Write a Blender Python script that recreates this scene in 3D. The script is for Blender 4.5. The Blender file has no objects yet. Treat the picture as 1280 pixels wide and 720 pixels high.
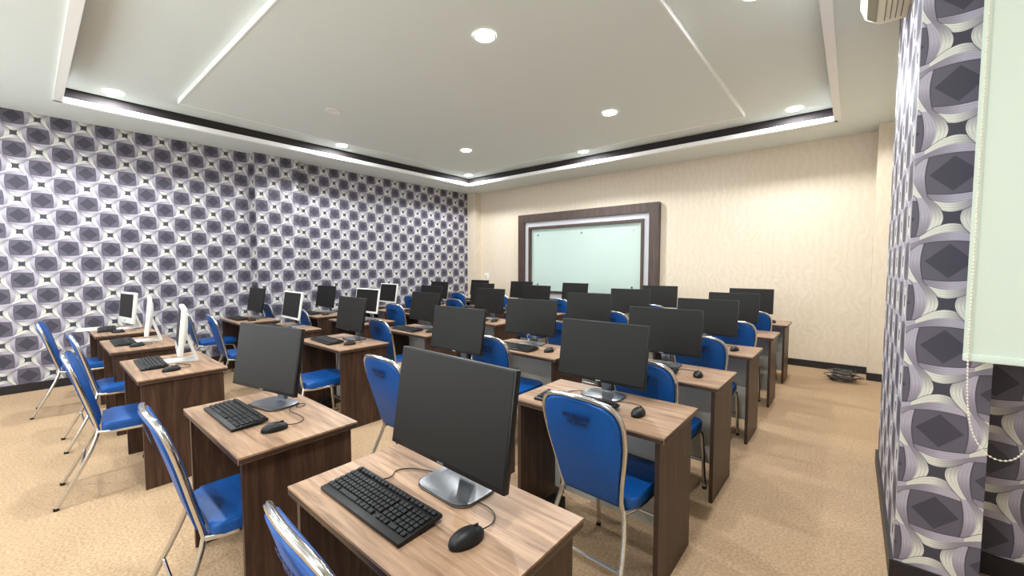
import bpy, bmesh, math, random
from mathutils import Vector, Matrix
random.seed(4)
R=math.radians
def lin(c):
    o=[]
    for v in c:
        v/=255.0
        o.append(v/12.92 if v<=0.04045 else ((v+0.055)/1.055)**2.4)
    return (o[0],o[1],o[2],1.0)

# ---------------------------------------------------------------- materials
def newmat(name):
    m=bpy.data.materials.new(name); m.use_nodes=True
    nt=m.node_tree; b=nt.nodes.get('Principled BSDF')
    return m,nt,b
def simple(name,col,rough=0.5,metal=0.0,spec=0.5,noise=0.0,nscale=30,bump=0.0,coat=0.0):
    m,nt,b=newmat(name)
    b.inputs['Base Color'].default_value=lin(col)
    b.inputs['Roughness'].default_value=rough
    b.inputs['Metallic'].default_value=metal
    b.inputs['Specular IOR Level'].default_value=spec
    if coat: b.inputs['Coat Weight'].default_value=coat
    tc=nt.nodes.new('ShaderNodeTexCoord'); n=nt.nodes.new('ShaderNodeTexNoise')
    n.inputs['Scale'].default_value=nscale; n.inputs['Detail'].default_value=4
    nt.links.new(tc.outputs['Object'],n.inputs['Vector'])
    if noise>0:
        mx=nt.nodes.new('ShaderNodeMix'); mx.data_type='RGBA'
        c=lin(col)
        mx.inputs[6].default_value=tuple(x*(1-noise) for x in c[:3])+(1,)
        mx.inputs[7].default_value=tuple(min(1,x*(1+noise)) for x in c[:3])+(1,)
        nt.links.new(n.outputs['Fac'],mx.inputs[0]); nt.links.new(mx.outputs[2],b.inputs['Base Color'])
    if bump>0:
        bp=nt.nodes.new('ShaderNodeBump'); bp.inputs['Strength'].default_value=bump; bp.inputs['Distance'].default_value=0.01
        nt.links.new(n.outputs['Fac'],bp.inputs['Height']); nt.links.new(bp.outputs['Normal'],b.inputs['Normal'])
    return m
def emis(name,col,s):
    m,nt,b=newmat(name)
    b.inputs['Base Color'].default_value=lin(col)
    b.inputs['Emission Color'].default_value=lin(col); b.inputs['Emission Strength'].default_value=s
    return m
def wood(name,c1,c2,c3,rough=0.35,axis=0,scale=1.0,spec=.5):
    m,nt,b=newmat(name)
    tc=nt.nodes.new('ShaderNodeTexCoord'); mp=nt.nodes.new('ShaderNodeMapping')
    oi=nt.nodes.new('ShaderNodeObjectInfo'); ad=nt.nodes.new('ShaderNodeVectorMath'); ad.operation='ADD'
    ml=nt.nodes.new('ShaderNodeMath'); ml.operation='MULTIPLY'; ml.inputs[1].default_value=37.0
    nt.links.new(oi.outputs['Random'],ml.inputs[0])
    nt.links.new(tc.outputs['Object'],ad.inputs[0]); nt.links.new(ml.outputs[0],ad.inputs[1])
    nt.links.new(ad.outputs[0],mp.inputs['Vector'])
    sc=[22*scale]*3; sc[axis]=1.6*scale
    mp.inputs['Scale'].default_value=sc
    n=nt.nodes.new('ShaderNodeTexNoise'); n.inputs['Scale'].default_value=1.6; n.inputs['Detail'].default_value=6
    n.inputs['Roughness'].default_value=0.65; n.inputs['Distortion'].default_value=0.6
    nt.links.new(mp.outputs[0],n.inputs['Vector'])
    cr=nt.nodes.new('ShaderNodeValToRGB'); e=cr.color_ramp.elements
    e[0].position=0.3; e[0].color=lin(c1); e[1].position=0.7; e[1].color=lin(c3)
    k=e.new(0.5); k.color=lin(c2)
    nt.links.new(n.outputs['Fac'],cr.inputs[0]); nt.links.new(cr.outputs[0],b.inputs['Base Color'])
    b.inputs['Roughness'].default_value=rough
    b.inputs['Specular IOR Level'].default_value=spec
    return m

class NG:
    def __init__(s,nt): s.nt=nt
    def m(s,op,a,b=None,c=None):
        n=s.nt.nodes.new('ShaderNodeMath'); n.operation=op
        for i,v in enumerate((a,b,c)):
            if v is None: continue
            if isinstance(v,(int,float)): n.inputs[i].default_value=v
            else: s.nt.links.new(v,n.inputs[i])
        return n.outputs[0]
    def mix(s,f,a,b):
        n=s.nt.nodes.new('ShaderNodeMix'); n.data_type='RGBA'
        for i,v in ((0,f),(6,a),(7,b)):
            if isinstance(v,(int,float)): n.inputs[i].default_value=v
            elif isinstance(v,tuple): n.inputs[i].default_value=v
            else: s.nt.links.new(v,n.inputs[i])
        return n.outputs[2]

def ribbon_wallpaper():
    """woven, twisting ribbons (two sinuous families) around dark diamonds"""
    m,nt,b=newmat('ribbon_wallpaper'); g=NG(nt)
    tc=nt.nodes.new('ShaderNodeTexCoord'); sp=nt.nodes.new('ShaderNodeSeparateXYZ')
    nt.links.new(tc.outputs['Object'],sp.inputs[0])
    SZ=0.19
    u=g.m('ADD',sp.outputs[0],sp.outputs[1])
    X=g.m('MULTIPLY_ADD',u,1/SZ,120.0-2.925/SZ); Z=g.m('MULTIPLY_ADD',sp.outputs[2],1/SZ,40.0)
    def clamp(v,a=0.0,c=1.0): return g.m('MINIMUM',g.m('MAXIMUM',v,a),c)
    cream=lin((212,212,202)); lav=lin((172,166,180)); mid=lin((128,122,134)); dark=lin((66,64,75)); bg=lin((92,88,100))
    def family(A,B):
        n=g.m('FLOOR',A); fr=g.m('SUBTRACT',g.m('SUBTRACT',A,n),0.5)
        sg=g.m('SUBTRACT',1.0,g.m('MULTIPLY',g.m('MODULO',n,2.0),2.0))
        cs=g.m('COSINE',g.m('MULTIPLY',B,math.pi)); sn=g.m('SINE',g.m('MULTIPLY',B,math.pi))
        off=g.m('MULTIPLY',g.m('MULTIPLY',cs,sg),0.17)
        d=g.m('SUBTRACT',fr,off)
        w=g.m('MULTIPLY_ADD',g.m('ABSOLUTE',cs),0.11,0.085)
        inside=g.m('LESS_THAN',g.m('ABSOLUTE',d),w)
        rim=g.m('LESS_THAN',g.m('ABSOLUTE',d),g.m('ADD',w,0.025))
        side=g.m('GREATER_THAN',g.m('MULTIPLY',d,g.m('MULTIPLY',g.m('SIGN',cs),sg)),0.0)
        base=g.mix(side,lav,cream)
        gr=clamp(g.m('MULTIPLY_ADD',g.m('MULTIPLY',g.m('MULTIPLY',sn,g.m('SIGN',cs)),g.m('MULTIPLY_ADD',side,2.0,-1.0)),0.8,0.15),0.0,0.95)
        col=g.mix(gr,base,mid)
        st=g.m('GREATER_THAN',g.m('SINE',g.m('MULTIPLY',g.m('DIVIDE',d,w),20.0)),0.4)
        col=g.mix(g.m('MULTIPLY',st,0.28),col,mid)
        return inside,rim,col,n
    i1,r1,c1,n1=family(X,Z); i2,r2,c2,n2=family(Z,X)
    fx=g.m('ABSOLUTE',g.m('SUBTRACT',g.m('FRACT',g.m('ADD',X,0.5)),0.5)); fz=g.m('ABSOLUTE',g.m('SUBTRACT',g.m('FRACT',g.m('ADD',Z,0.5)),0.5))
    dia=g.m('LESS_THAN',g.m('ADD',fx,fz),0.40)
    base=g.mix(dia,bg,dark)
    over=g.m('MODULO',g.m('ADD',n1,n2),2.0)
    def layer(under,i,r,c):
        return g.mix(i,g.mix(g.m('MULTIPLY',r,0.6),under,dark),c)
    A=layer(layer(base,i2,r2,c2),i1,r1,c1); B=layer(layer(base,i1,r1,c1),i2,r2,c2)
    nt.links.new(g.mix(over,A,B),b.inputs['Base Color'])
    b.inputs['Roughness'].default_value=0.55
    b.inputs['Specular IOR Level'].default_value=0.3
    return m

def cream_wallpaper():
    m,nt,b=newmat('cream_wallpaper'); g=NG(nt)
    tc=nt.nodes.new('ShaderNodeTexCoord')
    n=nt.nodes.new('ShaderNodeTexNoise'); n.inputs['Scale'].default_value=7; n.inputs['Detail'].default_value=5; n.inputs['Distortion'].default_value=2.5
    nt.links.new(tc.outputs['Object'],n.inputs['Vector'])
    w=nt.nodes.new('ShaderNodeTexWave'); w.inputs['Scale'].default_value=3.2; w.inputs['Distortion'].default_value=9; w.inputs['Detail'].default_value=2; w.inputs['Detail Scale'].default_value=1.6
    nt.links.new(tc.outputs['Object'],w.inputs['Vector'])
    col=g.mix(g.m('MULTIPLY',w.outputs['Fac'],0.5),lin((217,203,183)),lin((210,195,173)))
    nt.links.new(col,b.inputs['Base Color'])
    nt.links.new(g.m('MULTIPLY_ADD',w.outputs['Fac'],0.25,0.33),b.inputs['Roughness'])
    bp=nt.nodes.new('ShaderNodeBump'); bp.inputs['Strength'].default_value=0.14; bp.inputs['Distance'].default_value=0.010
    nt.links.new(g.m('ADD',w.outputs['Fac'],n.outputs['Fac']),bp.inputs['Height']); nt.links.new(bp.outputs[0],b.inputs['Normal'])
    return m
def carpet():
    m,nt,b=newmat('tan_carpet'); g=NG(nt)
    tc=nt.nodes.new('ShaderNodeTexCoord')
    def noise(s,d=4):
        n=nt.nodes.new('ShaderNodeTexNoise'); n.inputs['Scale'].default_value=s; n.inputs['Detail'].default_value=d
        nt.links.new(tc.outputs['Object'],n.inputs['Vector']); return n.outputs['Fac']
    big=noise(0.9); fine=noise(70,6); med=noise(14)
    col=g.mix(big,lin((166,139,110)),lin((198,171,138)))
    col=g.mix(g.m('MULTIPLY',med,0.5),col,lin((176,147,116)))
    f2=g.m('MINIMUM',g.m('MAXIMUM',g.m('MULTIPLY_ADD',fine,5.0,-2.0),0.0),1.0)
    col=g.mix(g.m('MULTIPLY',f2,0.5),col,lin((138,111,85)))
    nt.links.new(col,b.inputs['Base Color']); b.inputs['Roughness'].default_value=0.95
    b.inputs['Specular IOR Level'].default_value=0.15
    bp=nt.nodes.new('ShaderNodeBump'); bp.inputs['Strength'].default_value=0.5; bp.inputs['Distance'].default_value=0.01
    nt.links.new(fine,bp.inputs['Height']); nt.links.new(bp.outputs[0],b.inputs['Normal'])
    return m

M_rib=ribbon_wallpaper(); M_cream=cream_wallpaper(); M_floor=carpet()
M_ceil=simple('ceiling_paint',(222,230,226),0.7,noise=0.01,nscale=2)
M_white=simple('white_trim_paint',(244,245,243),0.6)
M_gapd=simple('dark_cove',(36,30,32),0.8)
M_base=simple('dark_baseboard',(30,26,30),0.45)
M_top=wood('desk_top_laminate',(108,84,66),(152,122,97),(178,147,119),0.38,0,spec=.35)
M_side=wood('desk_walnut_laminate',(42,28,22),(64,44,33),(84,60,46),0.42,2,spec=.35)
M_edge=simple('desk_edge_band',(56,39,30),0.4)
M_grey=simple('desk_light_panel',(196,196,188),0.5,noise=0.02)
M_frame=wood('board_walnut_frame',(52,39,34),(70,54,47),(90,70,60),0.4,2)
M_silverf=simple('board_grey_inset',(190,190,194),0.45)
M_board=simple('glass_whiteboard',(186,204,196),0.12,coat=0.3)
M_blue=simple('blue_vinyl',(4,76,148),0.45,noise=0.06,nscale=18,bump=0.05,spec=.4)
M_navy=simple('navy_print',(6,34,84),0.5)
M_chrome=simple('chrome_tube',(215,215,215),0.16,1.0)
M_black=simple('black_plastic',(16,16,17),0.45,spec=.35)
M_key=simple('black_keycap',(28,28,30),0.5,spec=.35)
M_screen=simple('screen_off',(24,22,20),0.45,spec=0.22)
M_silver=simple('silver_stand',(140,142,146),0.32,0.9)
M_wplast=simple('white_plastic',(226,226,220),0.35)
M_acpl=simple('ac_cream_plastic',(232,226,200),0.4)
M_acd=simple('ac_vent_shadow',(140,134,110),0.6)
M_blind=simple('roller_blind_fabric',(204,216,204),0.7,noise=0.01,nscale=200)
M_bead=simple('bead_chain_plastic',(222,216,196),0.35)
M_cable=simple('grey_cable',(90,86,82),0.5)
M_lampon=emis('downlight_diffuser',(255,254,251),80)
M_lampoff=simple('downlight_off',(235,235,225),0.4)
M_paper=simple('paper',(238,232,214),0.7)

# ---------------------------------------------------------------- mesh builder
class MB:
    def __init__(s,mats): s.bm=bmesh.new(); s.mats=mats
    def _bev(s,verts,bev,seg):
        if bev>0:
            es=set()
            for v in verts: es.update(v.link_edges)
            bmesh.ops.bevel(s.bm,geom=list(es),offset=bev,segments=seg,affect='EDGES',profile=0.5)
    def box(s,c,sz,m=0,bev=0,rot=None,seg=2):
        M=Matrix.Translation(Vector(c))
        if rot is not None: M=M@rot
        M=M@Matrix.Diagonal((sz[0],sz[1],sz[2],1))
        r=bmesh.ops.create_cube(s.bm,size=1,matrix=M)
        fs=set()
        for v in r['verts']: fs.update(v.link_faces)
        for f in fs: f.material_index=m
        s._bev(r['verts'],bev,seg)
    def prism(s,pts,vec,m=0,bev=0,seg=2):
        vec=Vector(vec); n=len(pts)
        a=[s.bm.verts.new(Vector(p)) for p in pts]; b=[s.bm.verts.new(Vector(p)+vec) for p in pts]
        fs=[s.bm.faces.new(a[::-1]),s.bm.faces.new(b)]
        for i in range(n): fs.append(s.bm.faces.new((a[i],a[(i+1)%n],b[(i+1)%n],b[i])))
        for f in fs: f.material_index=m
        if bev>0:
            es=set(fs[0].edges)|set(fs[1].edges)
            bmesh.ops.bevel(s.bm,geom=list(es),offset=bev,segments=seg,affect='EDGES',profile=0.5)
    def tube(s,path,r,m=0,seg=8):
        P=[Vector(p) for p in path]; n=len(P); rings=[]; N=None
        for i in range(n):
            T=(P[min(i+1,n-1)]-P[max(i-1,0)]).normalized()
            if N is None:
                ref=Vector((0,0,1)) if abs(T.z)<0.9 else Vector((1,0,0))
                N=T.cross(ref).normalized()
            else:
                N=(N-T*N.dot(T)).normalized()
            B=T.cross(N)
            rings.append([s.bm.verts.new(P[i]+(N*math.cos(2*math.pi*k/seg)+B*math.sin(2*math.pi*k/seg))*r) for k in range(seg)])
        for i in range(n-1):
            for k in range(seg):
                f=s.bm.faces.new((rings[i][k],rings[i][(k+1)%seg],rings[i+1][(k+1)%seg],rings[i+1][k])); f.material_index=m
        for rr in (rings[0][::-1],rings[-1]):
            f=s.bm.faces.new(rr); f.material_index=m
    def cyl(s,c,r,h,m=0,seg=24,rot=None,r2=None):
        M=Matrix.Translation(Vector(c))
        if rot is not None: M=M@rot
        q=bmesh.ops.create_cone(s.bm,cap_ends=True,segments=seg,radius1=r,radius2=r if r2 is None else r2,depth=h,matrix=M)
        fs=set()
        for v in q['verts']: fs.update(v.link_faces)
        for f in fs: f.material_index=m
    def sph(s,c,sc,m=0,u=16,v=10,rot=None,cut=None):
        M=Matrix.Translation(Vector(c))
        if rot is not None: M=M@rot
        M=M@Matrix.Diagonal((sc[0],sc[1],sc[2],1))
        q=bmesh.ops.create_uvsphere(s.bm,u_segments=u,v_segments=v,radius=1,matrix=M)
        fs=set()
        for w in q['verts']:
            fs.update(w.link_faces)
            if cut is not None and w.co.z<cut: w.co.z=cut
        for f in fs: f.material_index=m
    def mesh(s,name):
        bmesh.ops.recalc_face_normals(s.bm,faces=s.bm.faces)
        me=bpy.data.meshes.new(name); s.bm.to_mesh(me); s.bm.free()
        for m in s.mats: me.materials.append(m)
        me.shade_smooth(); me.set_sharp_from_angle(angle=R(38))
        return me
def put(name,me,loc=(0,0,0),rz=0,parent=None,sc=1):
    o=bpy.data.objects.new(name,me); bpy.context.scene.collection.objects.link(o)
    o.location=loc; o.rotation_euler=(0,0,R(rz)); o.scale=(sc,sc,sc)
    if parent: o.parent=parent
    return o
def smooth(pts,it=2):
    P=[Vector(p) for p in pts]
    for _ in range(it):
        Q=[P[0]]
        for i in range(len(P)-1):
            Q.append(P[i]*0.75+P[i+1]*0.25); Q.append(P[i]*0.25+P[i+1]*0.75)
        Q.append(P[-1]); P=Q
    return P
def span(b,lo,hi,m=0,bev=0):
    b.box([(lo[i]+hi[i])/2 for i in range(3)],[hi[i]-lo[i] for i in range(3)],m,bev)
def boxobj(name,lo,hi,mat,bev=0):
    b=MB([mat]); span(b,lo,hi,0,bev); return put(name,b.mesh(name))

# ---------------------------------------------------------------- room
XL,XR,YB,YF,H=-7.5,0.47,7.4,-1.8,3.3
XA,YA=2.3,2.95          # alcove to the right of the camera
boxobj('floor',(XL-.3,YF-.3,-.1),(XA+.3,YB+.3,0),M_floor)
b=MB([M_rib]); span(b,(XL-.2,YF-.2,0),(XL,YB+.2,3.6)); span(b,(XL-.1,2.41,0),(XL+.14,3.07,3.3))
put('wall_left',b.mesh('wall_left'))
b=MB([M_cream]); span(b,(XL-.2,YB,0),(XR+.2,YB+.2,3.6)); span(b,(XL,YB-.19,0),(XL+.28,YB+.05,3.3)); span(b,(XR-.27,YB-.37,0),(XR+.03,YB+.05,3.3))
put('wall_back',b.mesh('wall_back'))
b=MB([M_rib,M_cream])
span(b,(XR,4.1,0),(XR+.2,YB+.1,3.6),1)
span(b,(XR-.27,2.6,0),(XR+.0,4.1,3.3),0)
span(b,(XR,YA,0),(XA+.2,YA+1.2,3.6),0)
put('wall_right',b.mesh('wall_right'))
def wall_with_fill_windows(name,pos,out,a0,a1,wins,mat,z0=.9,z1=2.6):
    b=MB([mat,M_white]); p0,p1=min(pos,out),max(pos,out)
    def sp(u0,u1,za,zb): span(b,(u0,p0,za),(u1,p1,zb))
    sp(a0,a1,0,z0); sp(a0,a1,z1,3.6)
    e=[a0]
    for w0,w1 in wins: e+= [w0,w1]
    e.append(a1)
    for i in range(0,len(e),2): sp(e[i],e[i+1],z0,z1)
    put(name,b.mesh(name))
    mid=(pos+out)/2
    for i,(w0,w1) in enumerate(wins):
        b=MB([M_white]); f=.05
        def fr(u0,u1,za,zb): span(b,(u0,mid-.03,za),(u1,mid+.03,zb))
        fr(w0,w1,z0,z0+f); fr(w0,w1,z1-f,z1); fr(w0,w0+f,z0+f,z1-f); fr(w1-f,w1,z0+f,z1-f)
        fr((w0+w1)/2-f/2,(w0+w1)/2+f/2,z0+f,z1-f)
        put('fill_window_%d'%(i+1),b.mesh('fill_window'))
wall_with_fill_windows('wall_front',YF,YF-.2,XL-.2,XA+.2,[(-6.8,-4.9),(-4.3,-2.4),(-1.8,.1)],M_cream)  # unseen openings added behind the camera so sky light fills the ceiling
boxobj('wall_alcove',(XA,YF,0),(XA+.2,YA,3.6),M_cream)
# baseboards
b=MB([M_base]); span(b,(XL,YF,0),(XL+.02,2.41,.1)); span(b,(XL+.14,2.39,0),(XL+.16,3.09,.1)); span(b,(XL,3.07,0),(XL+.02,YB-.19,.1))
put('baseboard_left',b.mesh('baseboard_left'))
b=MB([M_base]); span(b,(XL+.28,YB-.02,0),(XR-.27,YB,.1)); span(b,(XR-.28,YB-.39,0),(XR,YB-.37,.1))
put('baseboard_back',b.mesh('baseboard_back'))
b=MB([M_base]); span(b,(XR-.285,2.59,0),(XR-.27,4.11,.1)); span(b,(XR-.27,2.585,0),(XR,2.6,.1)); span(b,(XR,YA-.015,0),(XA,YA,.1))
put('baseboard_right',b.mesh('baseboard_right'))
# ceiling : perimeter soffit + tray + dropped central panel
TX0,TX1,TY0,TY1=-6.7,-.2,.3,6.5
b=MB([M_ceil,M_gapd])
ZT=3.45
span(b,(XL-.2,YF-.2,H),(TX0,YB+.2,H+.3)); span(b,(TX1,YF-.2,H),(XA+.2,YB+.2,H+.3))
span(b,(TX0,TY1,H),(TX1,YB+.2,H+.3)); span(b,(TX0,YF-.2,H),(TX1,TY0,H+.3))
span(b,(TX0,TY0,ZT),(TX1,TY1,ZT+.2))
t=.012
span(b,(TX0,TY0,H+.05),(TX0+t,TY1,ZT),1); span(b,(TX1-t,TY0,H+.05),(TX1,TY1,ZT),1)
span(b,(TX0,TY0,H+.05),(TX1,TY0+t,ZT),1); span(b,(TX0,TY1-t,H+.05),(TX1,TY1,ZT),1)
PX0,PX1,PY0,PY1=-6.12,-1.13,1.24,5.97
span(b,(PX0,PY0,ZT-.05),(PX1,PY1,ZT+.01))
put('ceiling',b.mesh('ceiling'))
b=MB([M_white]); w=.07
cx,cy=(TX0+TX1)/2,(TY0+TY1)/2
b.box((TX0,cy,H+.01),(w,TY1-TY0+w,.06)); b.box((TX1,cy,H+.01),(w,TY1-TY0+w,.06))
b.box((cx,TY0,H+.01),(TX1-TX0,w,.06)); b.box((cx,TY1,H+.01),(TX1-TX0,w,.06))
put('trim_1',b.mesh('trim_1'))
b=MB([M_white]); z0,z1=ZT-.056,ZT
span(b,(PX0-.012,PY0-.012,z0),(PX1+.012,PY0,z1)); span(b,(PX0-.012,PY1,z0),(PX1+.012,PY1+.012,z1))
span(b,(PX0-.012,PY0,z0),(PX0,PY1,z1)); span(b,(PX1,PY0,z0),(PX1+.012,PY1,z1))
put('trim_2',b.mesh('trim_2'))

# downlights
def downlight(on):
    b=MB([M_white,M_lampon if on else M_lampoff])
    n=32; prof=[(.090,0),(.094,-.006),(.084,-.010),(.076,-.004)]
    rings=[[b.bm.verts.new((r*math.cos(2*math.pi*k/n),r*math.sin(2*math.pi*k/n),z)) for k in range(n)] for r,z in prof]
    for i in range(len(prof)-1):
        for k in range(n): b.bm.faces.new((rings[i][k],rings[i][(k+1)%n],rings[i+1][(k+1)%n],rings[i+1][k]))
    b.cyl((0,0,-.003),.076,.004,1,32)
    return b.mesh('recessed_downlight')
dl_on=downlight(True); dl_off=downlight(False)
ZS=ZT-.05
L=[(-2.4,2.52,ZS,1),(-2.38,4.74,ZS,1),(-4.95,4.74,ZS,1),(-4.95,2.5,ZS,0),(-.62,6.22,ZT,1),(-.6,3.42,ZT,1),(-.6,.72,ZT,1),(-3.6,6.2,ZT,1),(-6.4,6.2,ZT,1),(-6.42,3.38,ZT,1),(-6.45,.72,ZT,1),(-3.7,.74,ZT,1),
   (-.9,-.9,H,1),(-3.7,-.9,H,1),(-6.4,-.9,H,1)]  # this row is unseen, extra downlights added behind the camera for fill
for x,y,z,on in L:
    o=put('recessed_downlight',dl_on if on else dl_off,(x,y,z-.002))
    if on:
        ld=bpy.data.lights.new('downlight_lamp','AREA'); ld.shape='DISK'; ld.size=.14; ld.energy=37; ld.color=(.93,.975,1.0)
        lo=bpy.data.objects.new('downlight_lamp',ld); bpy.context.scene.collection.objects.link(lo); lo.parent=o; lo.location=(0,0,-.014)

# ---------------------------------------------------------------- whiteboard
b=MB([M_frame,M_silverf,M_board,M_chrome])
x0,x1,z0,z1=-5.9,-2.68,.62,2.64; y=YB-.004
def ring(x0,x1,z0,z1,w,th,m):
    b.box(((x0+x1)/2,y-th/2,z1-w/2),(x1-x0,th,w),m); b.box(((x0+x1)/2,y-th/2,z0+w/2),(x1-x0,th,w),m)
    b.box((x0+w/2,y-th/2,(z0+z1)/2),(w,th,z1-z0-2*w),m); b.box((x1-w/2,y-th/2,(z0+z1)/2),(w,th,z1-z0-2*w),m)
ring(x0,x1,z0,z1,.17,.12,0)
ring(x0+.17,x1-.17,z0+.17,z1-.17,.11,.07,1)
ring(x0+.28,x1-.28,z0+.28,z1-.28,.05,.10,0)
b.box(((x0+x1)/2,y-.02,(z0+z1)/2),(x1-x0-.66,.03,z1-z0-.66),2)
for fx in (.07,.5,.93):
    for fz in (.1,.9):
        b.cyl((x0+.33+fx*(x1-x0-.66),y-.04,z0+.33+fz*(z1-z0-.66)),.02,.02,3,16,Matrix.Rotation(R(90),4,'X'))
put('framed_whiteboard',b.mesh('framed_whiteboard'))

# wall switch
b=MB([M_wplast,M_grey]); b.box((-7.0,YB-.011,1.22),(.12,.02,.2),0,.004); b.box((-7.0,YB-.025,1.22),(.06,.012,.09),1,.003)
put('wall_switch',b.mesh('wall_switch'))

# ---------------------------------------------------------------- desk
DW,DD=.86,.50
b=MB([M_top,M_side,M_edge,M_grey])
b.box((0,0,.745),(DW,DD,.006),0); b.box((0,0,.7305),(DW,DD,.023),2,.002)
for sx in (-1,1):
    b.box((sx*.395,0.0,.3595),(.022,.455,.719),1)
    b.box((sx*.395,-.229,.3595),(.0225,.003,.719),2)
b.box((0,.13,.40),(.768,.018,.62),3)
b.box((0,.04,.69),(.768,.018,.055),3)
desk=b.mesh('computer_desk')

# ---------------------------------------------------------------- chair
def corner(cx,cy,r,a0,a1): return [(cx+r*math.cos(R(a0+(a1-a0)*i/5)),cy+r*math.sin(R(a0+(a1-a0)*i/5))) for i in range(6)]
b=MB([M_blue,M_chrome,M_navy,M_black])
half=[(.145,0),(.152,.06),(.165,.14),(.182,.23),(.192,.30),(.196,.37),(.190,.42),(.170,.460),(.132,.484),(.07,.494),(0,.496)]
out=half+[(-s,t) for s,t in half[-2::-1]]
O=Vector((0,-.20,.455)); U=Vector((0,-.26,.966)).normalized(); S=Vector((1,0,0)); Nn=S.cross(U)*-1
def bp(s,t,n=0): return O+S*s+U*t+Nn*n+Vector((0,-0.06*(.2**2-s*s)/.04*.35,0))
b.prism([bp(s*.97,t*.985+.003,-.016) for s,t in out],Nn*.034,0,.010,3)
for sgn in (-.0185,.020):
    for i,wd in enumerate((.018,.014,.02,.014,.018,.012)):
        b.prism([bp(-.07+i*.024+a,.40+c,sgn) for a,c in ((0,0),(wd,0),(wd,.022),(0,.022))],Nn*.002,2)
    for i,wd in enumerate((.028,.03,.024)):
        b.prism([bp(-.05+i*.036+a,.375+c,sgn) for a,c in ((0,0),(wd,0),(wd,.012),(0,.012))],Nn*.002,2)
pr=[bp(s*1.03,t*1.012,0) for s,t in half]
leg=[Vector((.205,-.40,.012)),Vector((.200,-.34,.12)),Vector((.185,-.25,.30)),Vector((.163,-.205,.42))]
path=smooth(leg+pr,1)
full=path+[Vector((-p.x,p.y,p.z)) for p in path[-2::-1]]
b.tube(full,.0115,1,10)
for sx in (-1,1):
    fl=smooth([(sx*.165,-.205,.425),(sx*.185,-.12,.418),(sx*.19,.08,.418),(sx*.19,.17,.415),(sx*.195,.195,.36),(sx*.205,.225,.012)],2)
    b.tube(fl,.0115,1,10)
    b.cyl((sx*.205,.225,.008),.014,.016,3,12); b.cyl((sx*.205,-.402,.008),.014,.016,3,12)
b.tube([(-.19,.13,.412),(.19,.13,.412)],.009,1); b.tube([(-.19,-.29,.21),(.19,-.29,.21)],.008,1)
b.tube([(-.20,.21,.2),(.20,.21,.2)],.008,1)
hw,y0,y1=.200,-.19,.225
so=corner(hw-.07,y1-.07,.07,0,90)+corner(-hw+.07,y1-.07,.07,90,180)+corner(-hw+.045,y0+.04,.04,180,270)+corner(hw-.045,y0+.04,.04,270,360)
b.prism([(x,y,.428) for x,y in so],(0,0,.052),0,.018,3)
chair=b.mesh('office_chair')

# ---------------------------------------------------------------- monitors
def monitor_mesh(frame,name,tilt=-9):
    b=MB([frame,M_screen,M_silver])
    Rt=Matrix.Rotation(R(tilt),4,'X'); T=Matrix.Translation((0,-.02,.10))@Rt
    def P(x,y,z): return T@Vector((x,y,z))
    b.box(P(0,0,.165),(.54,.022,.34),0,.003,Rt)
    bz=.006 if frame is M_black else .016
    b.box(P(0,-.0115,.170),(.54-2*bz,.002,.33-2*bz),1,0,Rt)
    b.box(P(0,.022,.14),(.40,.03,.22),0,.012,Rt)
    b.box(P(0,-.0125,.002),(.03,.002,.005),2,0,Rt)
    b.box((0,.065,.12),(.07,.014,.20),2,.003,Matrix.Rotation(R(12),4,'X'))
    b.box((0,.035,.21),(.09,.05,.08),0,.006)
    o=[]
    for cx,cy,a0 in ((.075,.045,0),(-.075,.045,90),(-.075,-.035,180),(.075,-.035,270)):
        o+=corner(cx,cy+.03,.045,a0,a0+90)
    b.prism([(x,y,0.0) for x,y in o],(0,0,.010),2,.003)
    return b.mesh(name)
monitor=monitor_mesh(M_black,'desktop_monitor')
monitor_w=monitor_mesh(M_wplast,'white_framed_monitor')
def imac_mesh():
    b=MB([M_wplast,M_screen,M_silver])
    Rt=Matrix.Rotation(R(-6),4,'X'); T=Matrix.Translation((0,0,.06))@Rt
    def P(x,y,z): return T@Vector((x,y,z))
    b.box(P(0,0,.19),(.48,.035,.37),0,.010,Rt,3)
    b.box(P(0,-.018,.215),(.44,.002,.275),1,0,Rt)
    b.sph(P(0,.018,.19),(.20,.022,.15),0,24,12,Rt)
    b.cyl(P(0,-.019,.04),.012,.002,2,20,Rt@Matrix.Rotation(R(90),4,'X'))
    prof=[(-.11,0),(.12,0),(.12,.012),(.045,.26),(.025,.26),(.095,.020),(.075,.012),(-.11,.010)]
    b.prism([(-.085,y,z) for y,z in prof],(.17,0,0),0,.002)
    return b.mesh('white_desktop_computer')
imac=imac_mesh()
# ---------------------------------------------------------------- keyboard & mouse
b=MB([M_black,M_key])
tl=Matrix.Rotation(R(4),4,'X')
b.box((0,0,.012),(.445,.155,.014),0,.004,tl)
rows=[(.058,24),(.031,22),(.012,22),(-.007,22),(-.026,22),(-.047,0)]
def key(x,y,w,d=.015):
    b.box((x,y,.0225+y*math.tan(R(4))),(w,d,.007),1,.0015,tl,1)
for y,n in rows:
    if n:
        x=-.212
        for i in range(n-1 if n==24 else n):
            st=.0190
            if n==24 and i in(1,5,9): x+=.006
            if i in (15,18): x+=.006
            if x+.016<.216: key(x+.008,y,.0162,.0155 if n!=24 else .012)
            x+=st
    else:
        for x,w in ((-.201,.022),(-.178,.018),(-.157,.018),(-.09,.10),(-.027,.018),(-.006,.018),(.015,.018),(.04,.024),(.083,.016),(.102,.016),(.121,.016),(.155,.035),(.185,.016),(.205,.016)): key(x,y,w)
b.tube(smooth([(-.1,.078,.014),(-.10,.12,.006),(-.14,.16,.004),(-.10,.21,.004),(-.02,.24,.004),(.03,.25,.004)],3),.0022,0,6)
keyboard=b.mesh('keyboard')
b=MB([M_black,M_key])
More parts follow.
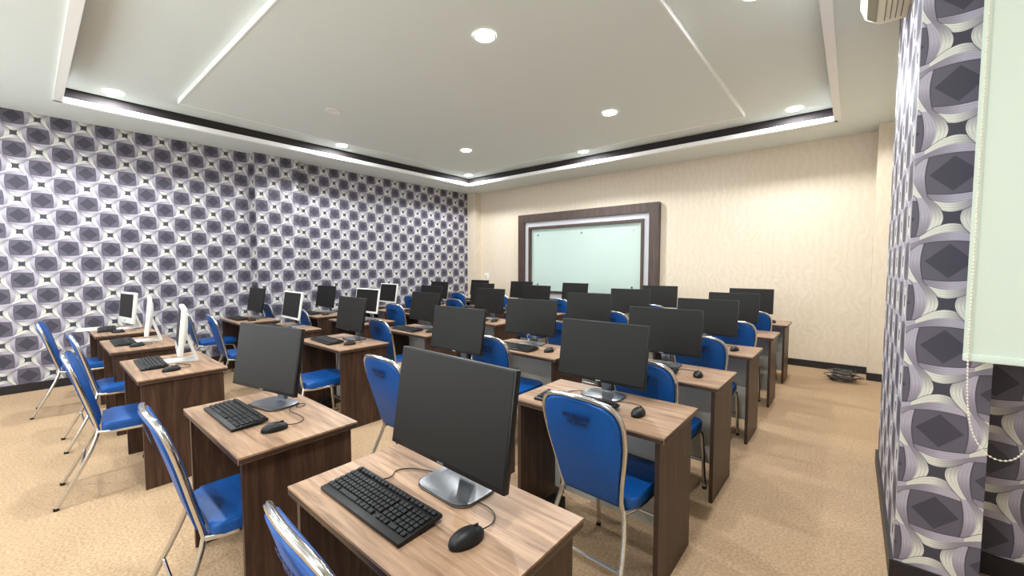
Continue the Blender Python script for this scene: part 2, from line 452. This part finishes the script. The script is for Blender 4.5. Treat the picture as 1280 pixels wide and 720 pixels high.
b.sph((0,0,.008),(.032,.056,.030),0,20,12,None,0.0)
b.box((0,.03,.034),(.006,.018,.008),1,.002)
b.tube(smooth([(0,.053,.012),(-.01,.10,.004),(-.05,.14,.004),(-.14,.13,.004),(-.22,.10,.004),(-.30,.13,.004),(-.31,.18,.004),(-.28,.20,.004),(-.25,.17,.004),(-.26,.14,.004),(-.31,.17,.004)],3),.0020,0,6)
mouse=b.mesh('computer_mouse')
b=MB([M_black,M_cable]); b.box((0,0,.05),(.08,.16,.10),0,.008)
b.tube(smooth([(0,.07,.08),(0,.10,.3),(.05,.11,.5),(.06,.10,.60),(0,.08,.66)],3),.004,0,6)
b.tube(smooth([(0,-.08,.03),(.03,-.14,.006),(.12,-.13,.006),(.15,-.03,.006),(.12,.06,.006)],3),.004,0,6)
adapter=b.mesh('power_adapter')

# ---------------------------------------------------------------- layout
Yf=[.54,1.75,2.70,3.80,4.95,6.10]
Xc=[[-1.02,-1.03,-1.03,-1.03,-1.03,-1.03],[-2.24]*6,[-3.97,-3.88,-3.88,-3.88,-3.88,-3.88],[-5.32,-5.28,-5.18,-5.15,-5.12,-5.12],[-6.56,-6.5,-6.38,-6.35,-6.32,-6.3]]
IM={(2,0):-9,(3,0):-8,(4,0):8}
WM={(3,1),(3,2),(4,3)}
for c in range(5):
    for r in range(6):
        x=Xc[c][r]; y=Yf[r]+DD/2-(.04 if c==1 and r==0 else .10 if c>1 and r==0 else 0)
        jr=random.uniform(-1,1)
        put('computer_desk',desk,(x,y,0),jr*.6)
        zt=.7485; ms=1
        if (c,r) in IM: put('white_desktop_computer',imac,(x-.09,y+.06,zt),IM[(c,r)])
        else:
            mx,my,mr=x-.03+random.uniform(-.02,.02),y+.10,random.uniform(-3,3)
            if c==1: mx-=.05; mr=5+mr
            if (c,r)==(0,0): mx,my,mr,ms=x+.01,y+.085,-1,1.04
            if (c,r)==(0,1): mx,my,mr=x-.05,y+.08,0
            if (c,r)==(1,0): mx,my,mr=x-.13,y+.05,12
            if (c,r) in WM: put('white_framed_monitor',monitor_w,(mx,my,zt),mr)
            else: put('desktop_monitor',monitor,(mx,my,zt),mr,None,ms)
        near=(r==0 and c<2)
        put('keyboard',keyboard,(x-.10,y-.11,zt),(0 if near else random.uniform(-5,5)))
        put('computer_mouse',mouse,(x+.24+(0 if near else random.uniform(-.02,.02)),y-.05,zt),(-10 if near else random.uniform(-15,15)))
        dx=[.10,.02,.12,.0,.0][c]; dy=-.10; rz=random.uniform(-5,5)
        if (c,r)==(0,0): dx,dy,rz=.12,.08,-3
        if (c,r)==(0,1): dx,dy,rz=.15,.03,-2
        if (c,r)==(1,0): dx,dy,rz=.16,.06,-2
        if (c,r)==(2,0): dx,dy,rz=.12,-.02,-6
        if (c,r)==(3,0): dx,dy,rz=.35,.05,0
        if (c,r)==(4,0): dx,dy,rz=.3,-.1,-6
        if c>=3 and r in(1,2): dx,dy,rz=-.30,-.15,-4
        put('office_chair',chair,(x+dx,y-DD/2+.06+dy,0),rz)
        if r<2 and c!=1: put('power_adapter',adapter,(x-.3,y-.03,0),random.uniform(-5,5))
b=MB([M_paper,M_grey]); b.box((0,0,.004),(.21,.297,.008)); b.box((.1,.0,.006),(.004,.297,.012),1)
put('open_notebook',b.mesh('open_notebook'),(-6.86,.45,.7485),84)

# ---------------------------------------------------------------- air conditioner
b=MB([M_acpl,M_acd])
prof=[(0,0),(-.12,0),(-.19,.05),(-.215,.12),(-.215,.23),(-.19,.26),(0,.26)]
b.prism([(x,-.36,z) for x,z in prof],(0,.72,0),0,.006)
for i in range(4): b.box((-.03-.024*i,0,.0),(.005,.62,.008),1)
b.box((-.16,0,.022),(.05,.64,.006),1,0,Matrix.Rotation(R(35),4,'Y'))
put('air_conditioner',b.mesh('air_conditioner'),(XR-.272,3.08,2.98))

# ---------------------------------------------------------------- roller blind (hangs parallel to the alcove wall) + chain
b=MB([M_blind,M_white])
BX0,BX1,BY=.362,2.1,2.46
n=24; xs=[BX0+(BX1-BX0)*i/n for i in range(n+1)]
b.prism([(xx,BY+.003*math.sin(i*1.3),1.13) for i,xx in enumerate(xs)]+[(xx,BY+.003+.003*math.sin(i*1.3),1.13) for i,xx in reversed(list(enumerate(xs)))],(0,0,2.07),0)
b.box(((BX0+BX1)/2,BY+.002,1.125),(BX1-BX0,.016,.03),0,.004)
b.cyl(((BX0+BX1)/2,BY+.035,3.22),.035,BX1-BX0+.03,1,20,Matrix.Rotation(R(90),4,'Y'))
for xx in (BX0-.02,BX1+.02): b.box((xx,BY+.035,3.25),(.015,.08,.1),1)
put('roller_blind',b.mesh('roller_blind'))
b=MB([M_bead])
yb=BY-.025
ch=smooth([(.372,yb,3.2),(.372,yb,1.5),(.372,yb,1.05),(.385,yb,.86),(.42,yb,.76),(.47,yb,.725),(.52,yb,.75),(.55,yb,.84),(.56,yb,1.1),(.56,yb,1.5),(.45,yb,3.2)],3)
b.tube(ch,.0013,0,5)
acc=0
for i in range(len(ch)-1):
    p,q=ch[i],ch[i+1]; l=(q-p).length
    while acc<l:
        c=p+(q-p)*(acc/l)
        b.sph(c,(.004,.004,.004),0,6,4)
        acc+=.014
    acc-=l
put('blind_bead_chain',b.mesh('blind_bead_chain'))

# cable pile at back right
b=MB([M_cable,M_black])
rr=random.Random(3)
for k in range(14):
    cx,cy=-.03+rr.uniform(-.06,.06),6.75+rr.uniform(-.06,.06); r0=rr.uniform(.08,.17); ph=rr.uniform(0,6)
    p=[(cx+r0*math.cos(ph+i*.5)*rr.uniform(.8,1.1),cy+.8*r0*math.sin(ph+i*.5)*rr.uniform(.8,1.1),.010+k*.010+rr.uniform(0,.012)) for i in range(14)]
    b.tube(smooth(p,2),.006,k%3==0,6)
put('cable_bundle',b.mesh('cable_bundle'))

# ---------------------------------------------------------------- camera / world
w=bpy.data.worlds.new('world'); bpy.context.scene.world=w; w.use_nodes=True
w.node_tree.nodes['Background'].inputs[0].default_value=(.86,.95,1,1); w.node_tree.nodes['Background'].inputs[1].default_value=5.5
cd=bpy.data.cameras.new('camera'); cam=bpy.data.objects.new('camera',cd); bpy.context.scene.collection.objects.link(cam)
cam.location=(0,0,1.5); cam.rotation_euler=(R(90-3.15),0,R(39.9)); cd.sensor_width=36; cd.lens=36*508/1280; cd.clip_start=.02
bpy.context.scene.camera=cam
bpy.context.scene.view_settings.view_transform='Standard'
bpy.context.scene.view_settings.exposure=0.15
